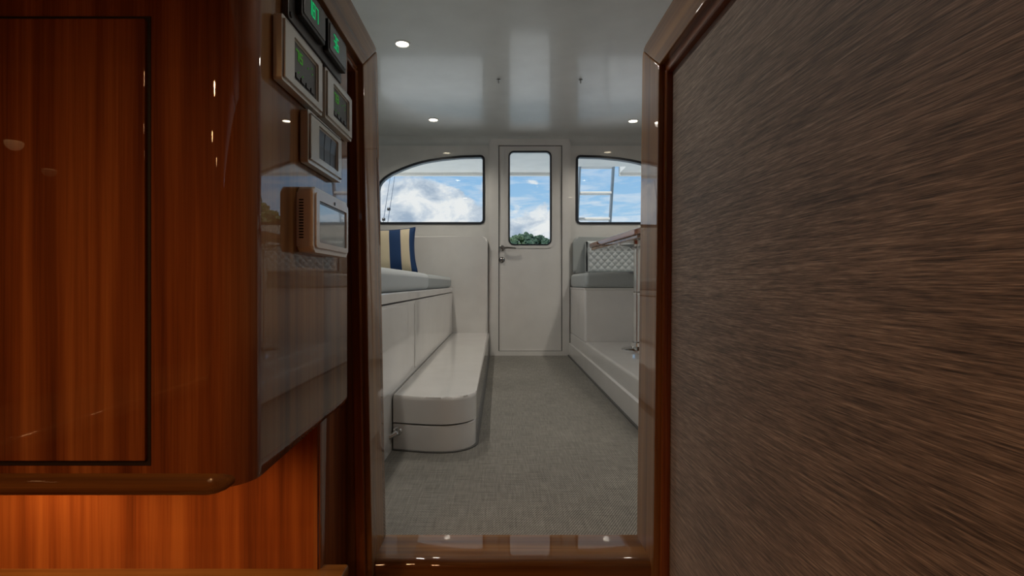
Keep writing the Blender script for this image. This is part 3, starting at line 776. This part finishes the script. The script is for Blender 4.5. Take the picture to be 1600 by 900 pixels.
build('piping', b_, M['rubber'], e, True)

# table
TX0, TX1, TY0, TY1 = 0.706, 1.36, 2.45, 4.04
TZ0, TZ1 = 0.912, 0.962
def yaw(pts, a=R(3.7)):        # the table stands a little askew on its pedestal
    return [(TX0 + (x - TX0) * math.cos(a) - (y - TY1) * math.sin(a), TY1 + (x - TX0) * math.sin(a) + (y - TY1) * math.cos(a)) for x, y in pts]
e = tag(empty('dining_table', (0.89, 3.33, PZ)), 'varnished wood dining table on a chrome pedestal', 'table')
b_ = prism(nb(), yaw(rrect(TX0, TX1, TY0, TY1, 0.012, 4)), 'XY', TZ0 + 0.016, TZ1, 0.004, 2)
build('table_top', b_, M['wood_y'], e, True)
b_ = prism(nb(), yaw(rrect(TX0 + 0.012, TX1 - 0.012, TY0 + 0.012, TY1 - 0.004, 0.012, 4)), 'XY', TZ0 - 0.006, TZ0 + 0.017, 0.005, 2)
build('lower_rail', b_, M['wood_x'], e, True)
PCX, PCY = 0.893, 3.33
b_ = nb(); lathe(b_, [(0.0, 0.0), (0.100, 0.0), (0.100, 0.006), (0.090, 0.014), (0.060, 0.020), (0.044, 0.026), (0.040, 0.05), (0.030, 0.056), (0.0, 0.056)], (PCX, PCY, PZ), 'Z', 32)
build('pedestal_foot', b_, M['chrome'], e, True)
b_ = nb(); lathe(b_, [(0.026, 0.05), (0.026, 0.36), (0.029, 0.365), (0.029, 0.375), (0.022, 0.38), (0.022, 0.655), (0.03, 0.66)], (PCX, PCY, PZ), 'Z', 24)
build('pedestal_tube', b_, M['chrome'], e, True)
b_ = nb(); lathe(b_, [(0.0, 0.655), (0.035, 0.655), (0.05, 0.668), (0.13, 0.680), (0.13, 0.692), (0, 0.692)], (PCX, PCY, PZ), 'Z', 28)
build('top_bracket', b_, M['chrome'], e, True)

# ------------------------------------------------------------------ headliner fittings
M['lamp'] = simple('lamp_lens', (0.9, 0.85, 0.75), 0.4, emit=(1.0, 0.86, 0.62), es=14.0)
M['lamp_ring'] = simple('white_lamp_ring', (0.7, 0.7, 0.68), 0.35)
M['lamp_warm'] = simple('warm_lamp_lens', (0.9, 0.7, 0.4), 0.4, emit=(1.0, 0.55, 0.20), es=14.0)
def downlight(x, y, z, energy, col, lens, lab, group, size=0.033, angle=148, rad=0.03):
    e = tag(empty('downlight', (x, y, z)), lab, 'lamp', group)
    b_ = nb(); lathe(b_, [(size + 0.010, 0.0), (size + 0.009, -0.004), (size + 0.002, -0.006), (size, -0.002), (size, 0.0)], (x, y, z), 'Z', 24)
    build('ring', b_, M['lamp_ring'], e, True)
    b_ = nb(); lathe(b_, [(0.0, -0.0025), (size * 0.7, -0.0025), (size, -0.001), (size, 0.0), (0.0, 0.0)], (x, y, z), 'Z', 24)
    build('lens', b_, lens, e, True)
    l = bpy.data.lights.new('downlight_beam', 'SPOT'); l.energy = energy; l.color = col
    l.spot_size = R(angle); l.spot_blend = 0.6; l.shadow_soft_size = rad
    lo = bpy.data.objects.new('downlight_beam', l); COL.objects.link(lo)
    lo.parent = e; lo.location = (0, 0, -0.012)
    return e
WARMW = (1.0, 0.915, 0.80)
LXL, LXR = -0.533, 1.075
for (x, y, lab) in ((LXL, 2.80, 'round recessed downlight over the middle of the settee'), (LXL, 4.10, 'round recessed downlight in front of the port arched window'), (LXR, 4.13, 'round recessed downlight in front of the ladder window'), (LXR, 2.80, 'round recessed downlight over the dining table'), (LXL, 1.45, 'added unseen downlight above the port post, lighting the carpet at the sill'), (LXR, 1.45, 'added unseen downlight above the starboard post, lighting the carpet at the sill')):  # pair over the posts is added, lighting the carpet near the sill
    downlight(x, y, HEAD, 21.0, WARMW, M['lamp'], lab, 'saloon downlights')
for (px, lab) in ((779, 'small grey hook on the headliner, in line with the door handle'), (907, 'small grey hook on the headliner, in line with the ladder window')):
    yy = F * (HEAD - EYE) / (VY - 124.0); xx = Xof(px, yy)
    e = tag(empty('ceiling_hook', (xx, yy, HEAD)), lab, 'hook', 'hooks on the headliner')
    b_ = nb(); lathe(b_, [(0.0, 0.0), (0.013, 0.0), (0.012, -0.006), (0.006, -0.008), (0.0, -0.008)], (xx, yy, HEAD), 'Z', 14)
    build('rose', b_, M['dark_chrome'], e, True)
    b_ = nb(); tube(b_, [(xx, yy, HEAD - 0.007), (xx, yy, HEAD - 0.018), (xx, yy - 0.006, HEAD - 0.026), (xx, yy - 0.013, HEAD - 0.024), (xx, yy - 0.014, HEAD - 0.017)], 0.0035, 8)
    build('hook', b_, M['dark_chrome'], e, True)

# lamps of the lower cabin
WARM = (1.0, 0.55, 0.24)
for (x, y, en, lab) in ((-0.50, -0.25, 15.0, 'warm downlight over the cabin in front of the cabinet door'), (-0.75, -0.75, 15.0, 'warm downlight over the middle of the low cabin counter'), (-0.45, -1.25, 15.0, 'warm downlight at the forward end of the cabin')):
    downlight(x, y, CAPT - 0.03, en, WARM, M['lamp_warm'], lab, 'cabin downlights', 0.026, 165)
downlight(-0.86, 0.80, KB - 0.002, 5.0, (1.0, 0.58, 0.25), M['lamp_warm'], 'warm puck light on the underside of the cabinet', 'cabin downlights', 0.022, 165, 0.02)

downlight(-0.50, 0.80, KB - 0.002, 1.8, (1.0, 0.58, 0.25), M['lamp_warm'], 'added warm fill light under the rounded end of the cabinet', 'cabin downlights', 0.022, 165, 0.02)  # added fill lamp, evens out the light on the recessed wall

# ------------------------------------------------------------------ outside: overhang, ladder, rods, cockpit, hill
ov = tag(empty('ceiling_cockpit_overhang', (CX, 5.45, 1.96)), 'cream cockpit overhang with a dark-edged lip', None, None, 'structure')
OZ, OY = 1.960, 6.12
HX0, HX1, HY0 = 0.84, 1.42, 5.75
b_ = nb(); prism(b_, [(-2.2, AFT + 0.061), (2.8, AFT + 0.061), (2.8, OY), (HX1, OY), (HX1, HY0), (HX0, HY0), (HX0, OY), (-2.2, OY)], 'XY', OZ, OZ + 0.10)
build('overhang_slab', b_, M['over'], ov)
build('overhang_lip', B(-2.2, HX0, OY - 0.05, OY, OZ - 0.032, OZ), M['over'], ov)
build('overhang_lip', B(HX1, 2.8, OY - 0.05, OY, OZ - 0.032, OZ), M['over'], ov)
tag(build('floor_cockpit', B(-2.2, 2.8, AFT + 0.06, 10.0, -0.36, -0.30), M['deck']), 'unseen white cockpit sole outside the door, run aft to bounce sunlight', None, None, 'structure')  # out of view, added and lengthened to bounce sun up to the overhang
e = tag(empty('boarding_ladder', (1.12, 6.5, -0.30)), 'white ladder with flat treads rising through the cockpit overhang', 'ladder')
LT, LB = Vector((0, 6.00, 2.30)), Vector((0, 6.75, -0.30))
def lad(z): return LT.y + (LT.z - z) / (LT.z - LB.z) * (LB.y - LT.y)
M['rail'] = simple('ladder_rail', (0.30, 0.36, 0.40), 0.35, coat=0.3)
M['tread'] = simple('ladder_tread', (0.72, 0.70, 0.66), 0.45)
for x in (Xof(904, lad(1.75)), Xof(956, lad(1.75))):
    b_ = nb(); prism(b_, [(LT.y - 0.035, LT.z), (LT.y + 0.035, LT.z), (LB.y + 0.035, LB.z), (LB.y - 0.035, LB.z)], 'YZ', x - 0.013, x + 0.013, 0.006, 2)
    build('side_rail', b_, M['rail'], e, True)
xa, xb = Xof(904, lad(1.75)), Xof(956, lad(1.75))
for k in range(8):
    z = 1.745 - 0.300 * (k - 1)
    if z < -0.1: break
    y = lad(z)
    build('ladder_tread', B(xa + 0.015, xb - 0.015, y - 0.06, y + 0.06, z - 0.026, z, 0.004), M['tread'], e, True)
for (p0, p1, q, lab) in (((606, 347), (613, 284), (608, 327), 'thin fishing rod with a dark reel, standing beside its twin aft'), ((598, 352), (606, 284), (600, 343), 'thin fishing rod seen low through the port window')):
    Y0 = 7.6
    e = tag(empty('fishing_rod', (Xof(p0[0], Y0), Y0, -0.30)), lab, 'rod', 'rods on the transom')
    a = Vector((Xof(p0[0], Y0), Y0, Zof(p0[1], Y0))); c = Vector((Xof(p1[0], Y0), Y0 + 0.1, Zof(p1[1], Y0)))
    foot = a + (a - c) * ((a.z + 0.30) / (c.z - a.z)); tip = a + (c - a) * 1.8
    b_ = nb(); tube(b_, [foot, a, c, tip], [0.010, 0.005, 0.0035, 0.002], 8)
    build('blank', b_, M['rope'], e, True)
    m_ = Vector((Xof(q[0], Y0), Y0 - 0.02, Zof(q[1], Y0)))
    b_ = nb(); lathe(b_, [(0.0, -0.022), (0.020, -0.022), (0.024, -0.01), (0.024, 0.01), (0.020, 0.022), (0.0, 0.022)], m_, 'X', 14)
    build('reel', b_, M['blackp'], e, True)

# sea and wooded hill
b_ = nb(); box(b_, -2500, 2500, 12, 3500, -2.2, -1.7)
tag(build('sea', b_, M['sea']), 'open sea around the boat', None, None, 'structure')
HY = 400.0
def ridge(s):
    """skyline as rise over distance, by bearing s = X / distance"""
    a = 0.099 * math.exp(-((s - 0.062) / 0.11) ** 2)
    c = 0.175 * math.exp(-((s - 0.53) / 0.15) ** 2)
    return max(a, c, 0.018) + 0.004 * math.sin(s * 60)
b_ = nb(); gi = []
for i in range(121):
    s = -0.6 + 1.6 * i / 120
    row = []
    for j in range(9):
        d = HY - 120 + 22 * j
        row.append(b_.verts.new((s * d, d, -2.0 + max(0.0, ridge(s) * HY - 3.0) * math.sin(min(1.0, j / 6.0) * math.pi / 2) ** 1.2)))
    gi.append(row)
for i in range(120):
    for j in range(8): b_.faces.new((gi[i][j], gi[i + 1][j], gi[i + 1][j + 1], gi[i][j + 1]))
tag(build('hill', b_, M['soil'], None, 'all'), 'wooded shore hill far behind the boat', None, None, 'structure')
rnd = random.Random(5)
def crown_mesh(name, seed, m):
    b_ = nb(); rr = random.Random(seed)
    for k in range(5):
        t = bmesh.ops.create_icosphere(b_, subdivisions=3, radius=1.0)
        off = Vector((rr.uniform(-0.7, 0.7), rr.uniform(-0.6, 0.6), rr.uniform(0.6, 1.5))) if k else Vector((0, 0, 0.9))
        sc = rr.uniform(0.55, 0.85) if k else 1.0
        for v in t['verts']:
            n_ = noise.noise(v.co * 2.3 + Vector((seed * 3.1 + k, 0, 0)))
            n_ += 0.7 * noise.noise(v.co * 5.5 + Vector((0, seed * 1.7 + k, 0)))
            v.co = (v.co * sc * (1 + 0.45 * n_) + off) * 0.72
    bmesh.ops.recalc_face_normals(b_, faces=b_.faces[:])
    tr = nb(); tr.free()
    me = bpy.data.meshes.new(name); b_.to_mesh(me); b_.free(); me.materials.append(m)
    return me
def trunk_mesh():
    b_ = nb(); tube(b_, [(0, 0, -0.9), (0.05, 0, 0.0), (0, 0.03, 0.8)], [0.14, 0.11, 0.07], 7)
    me = bpy.data.meshes.new('trunk'); b_.to_mesh(me); b_.free(); me.materials.append(M['bark']); return me
crowns = [crown_mesh('crown', k, M['leaf'][k % 3]) for k in range(6)]
trunk = trunk_mesh()
def tree(s, d, up, size, k, lab, group):
    e = empty('tree', (s * d, d, up), lab, 'tree', group)
    e.rotation_euler = (0, 0, rnd.uniform(0, 6.28)); q = rnd.uniform(0.85, 1.2)
    e.scale = (size, size, size * q)
    c = bpy.data.objects.new('crown', crowns[k]); COL.objects.link(c); c.parent = e
    c = bpy.data.objects.new('trunk', trunk); COL.objects.link(c); c.parent = e
def hill_z(s, d):
    j = (d - (HY - 120)) / 22.0
    return -2.0 + max(0.0, ridge(s) * HY - 3.0) * math.sin(min(1.0, max(0, j) / 6.0) * math.pi / 2) ** 1.2
def wood_on(s0, s1, d0, d1, gap, size, kinds, lab, group, limit):
    done = []
    for _ in range(4000):
        s_ = rnd.uniform(s0, s1); d = rnd.uniform(d0, d1); x = s_ * d
        if len(done) >= limit: break
        if any((x - a) ** 2 + (d - c) ** 2 < gap * gap for a, c in done): continue
        done.append((x, d))
        tree(s_, d, hill_z(s_, d) + size * 0.4, size * rnd.uniform(0.85, 1.1), rnd.choice(kinds), lab, group)
wood_on(-0.015, 0.14, HY - 75, HY + 22, 7.6, 3.4, (0, 1, 3, 4, 0, 3), 'leafy green tree on the low hill seen through the door', 'trees on the low hill', 110)
wood_on(0.27, 0.58, HY - 70, HY + 22, 14.5, 6.6, (1, 2, 5, 2, 4), 'olive green tree on the tall starboard hill', 'trees on the tall hill', 90)
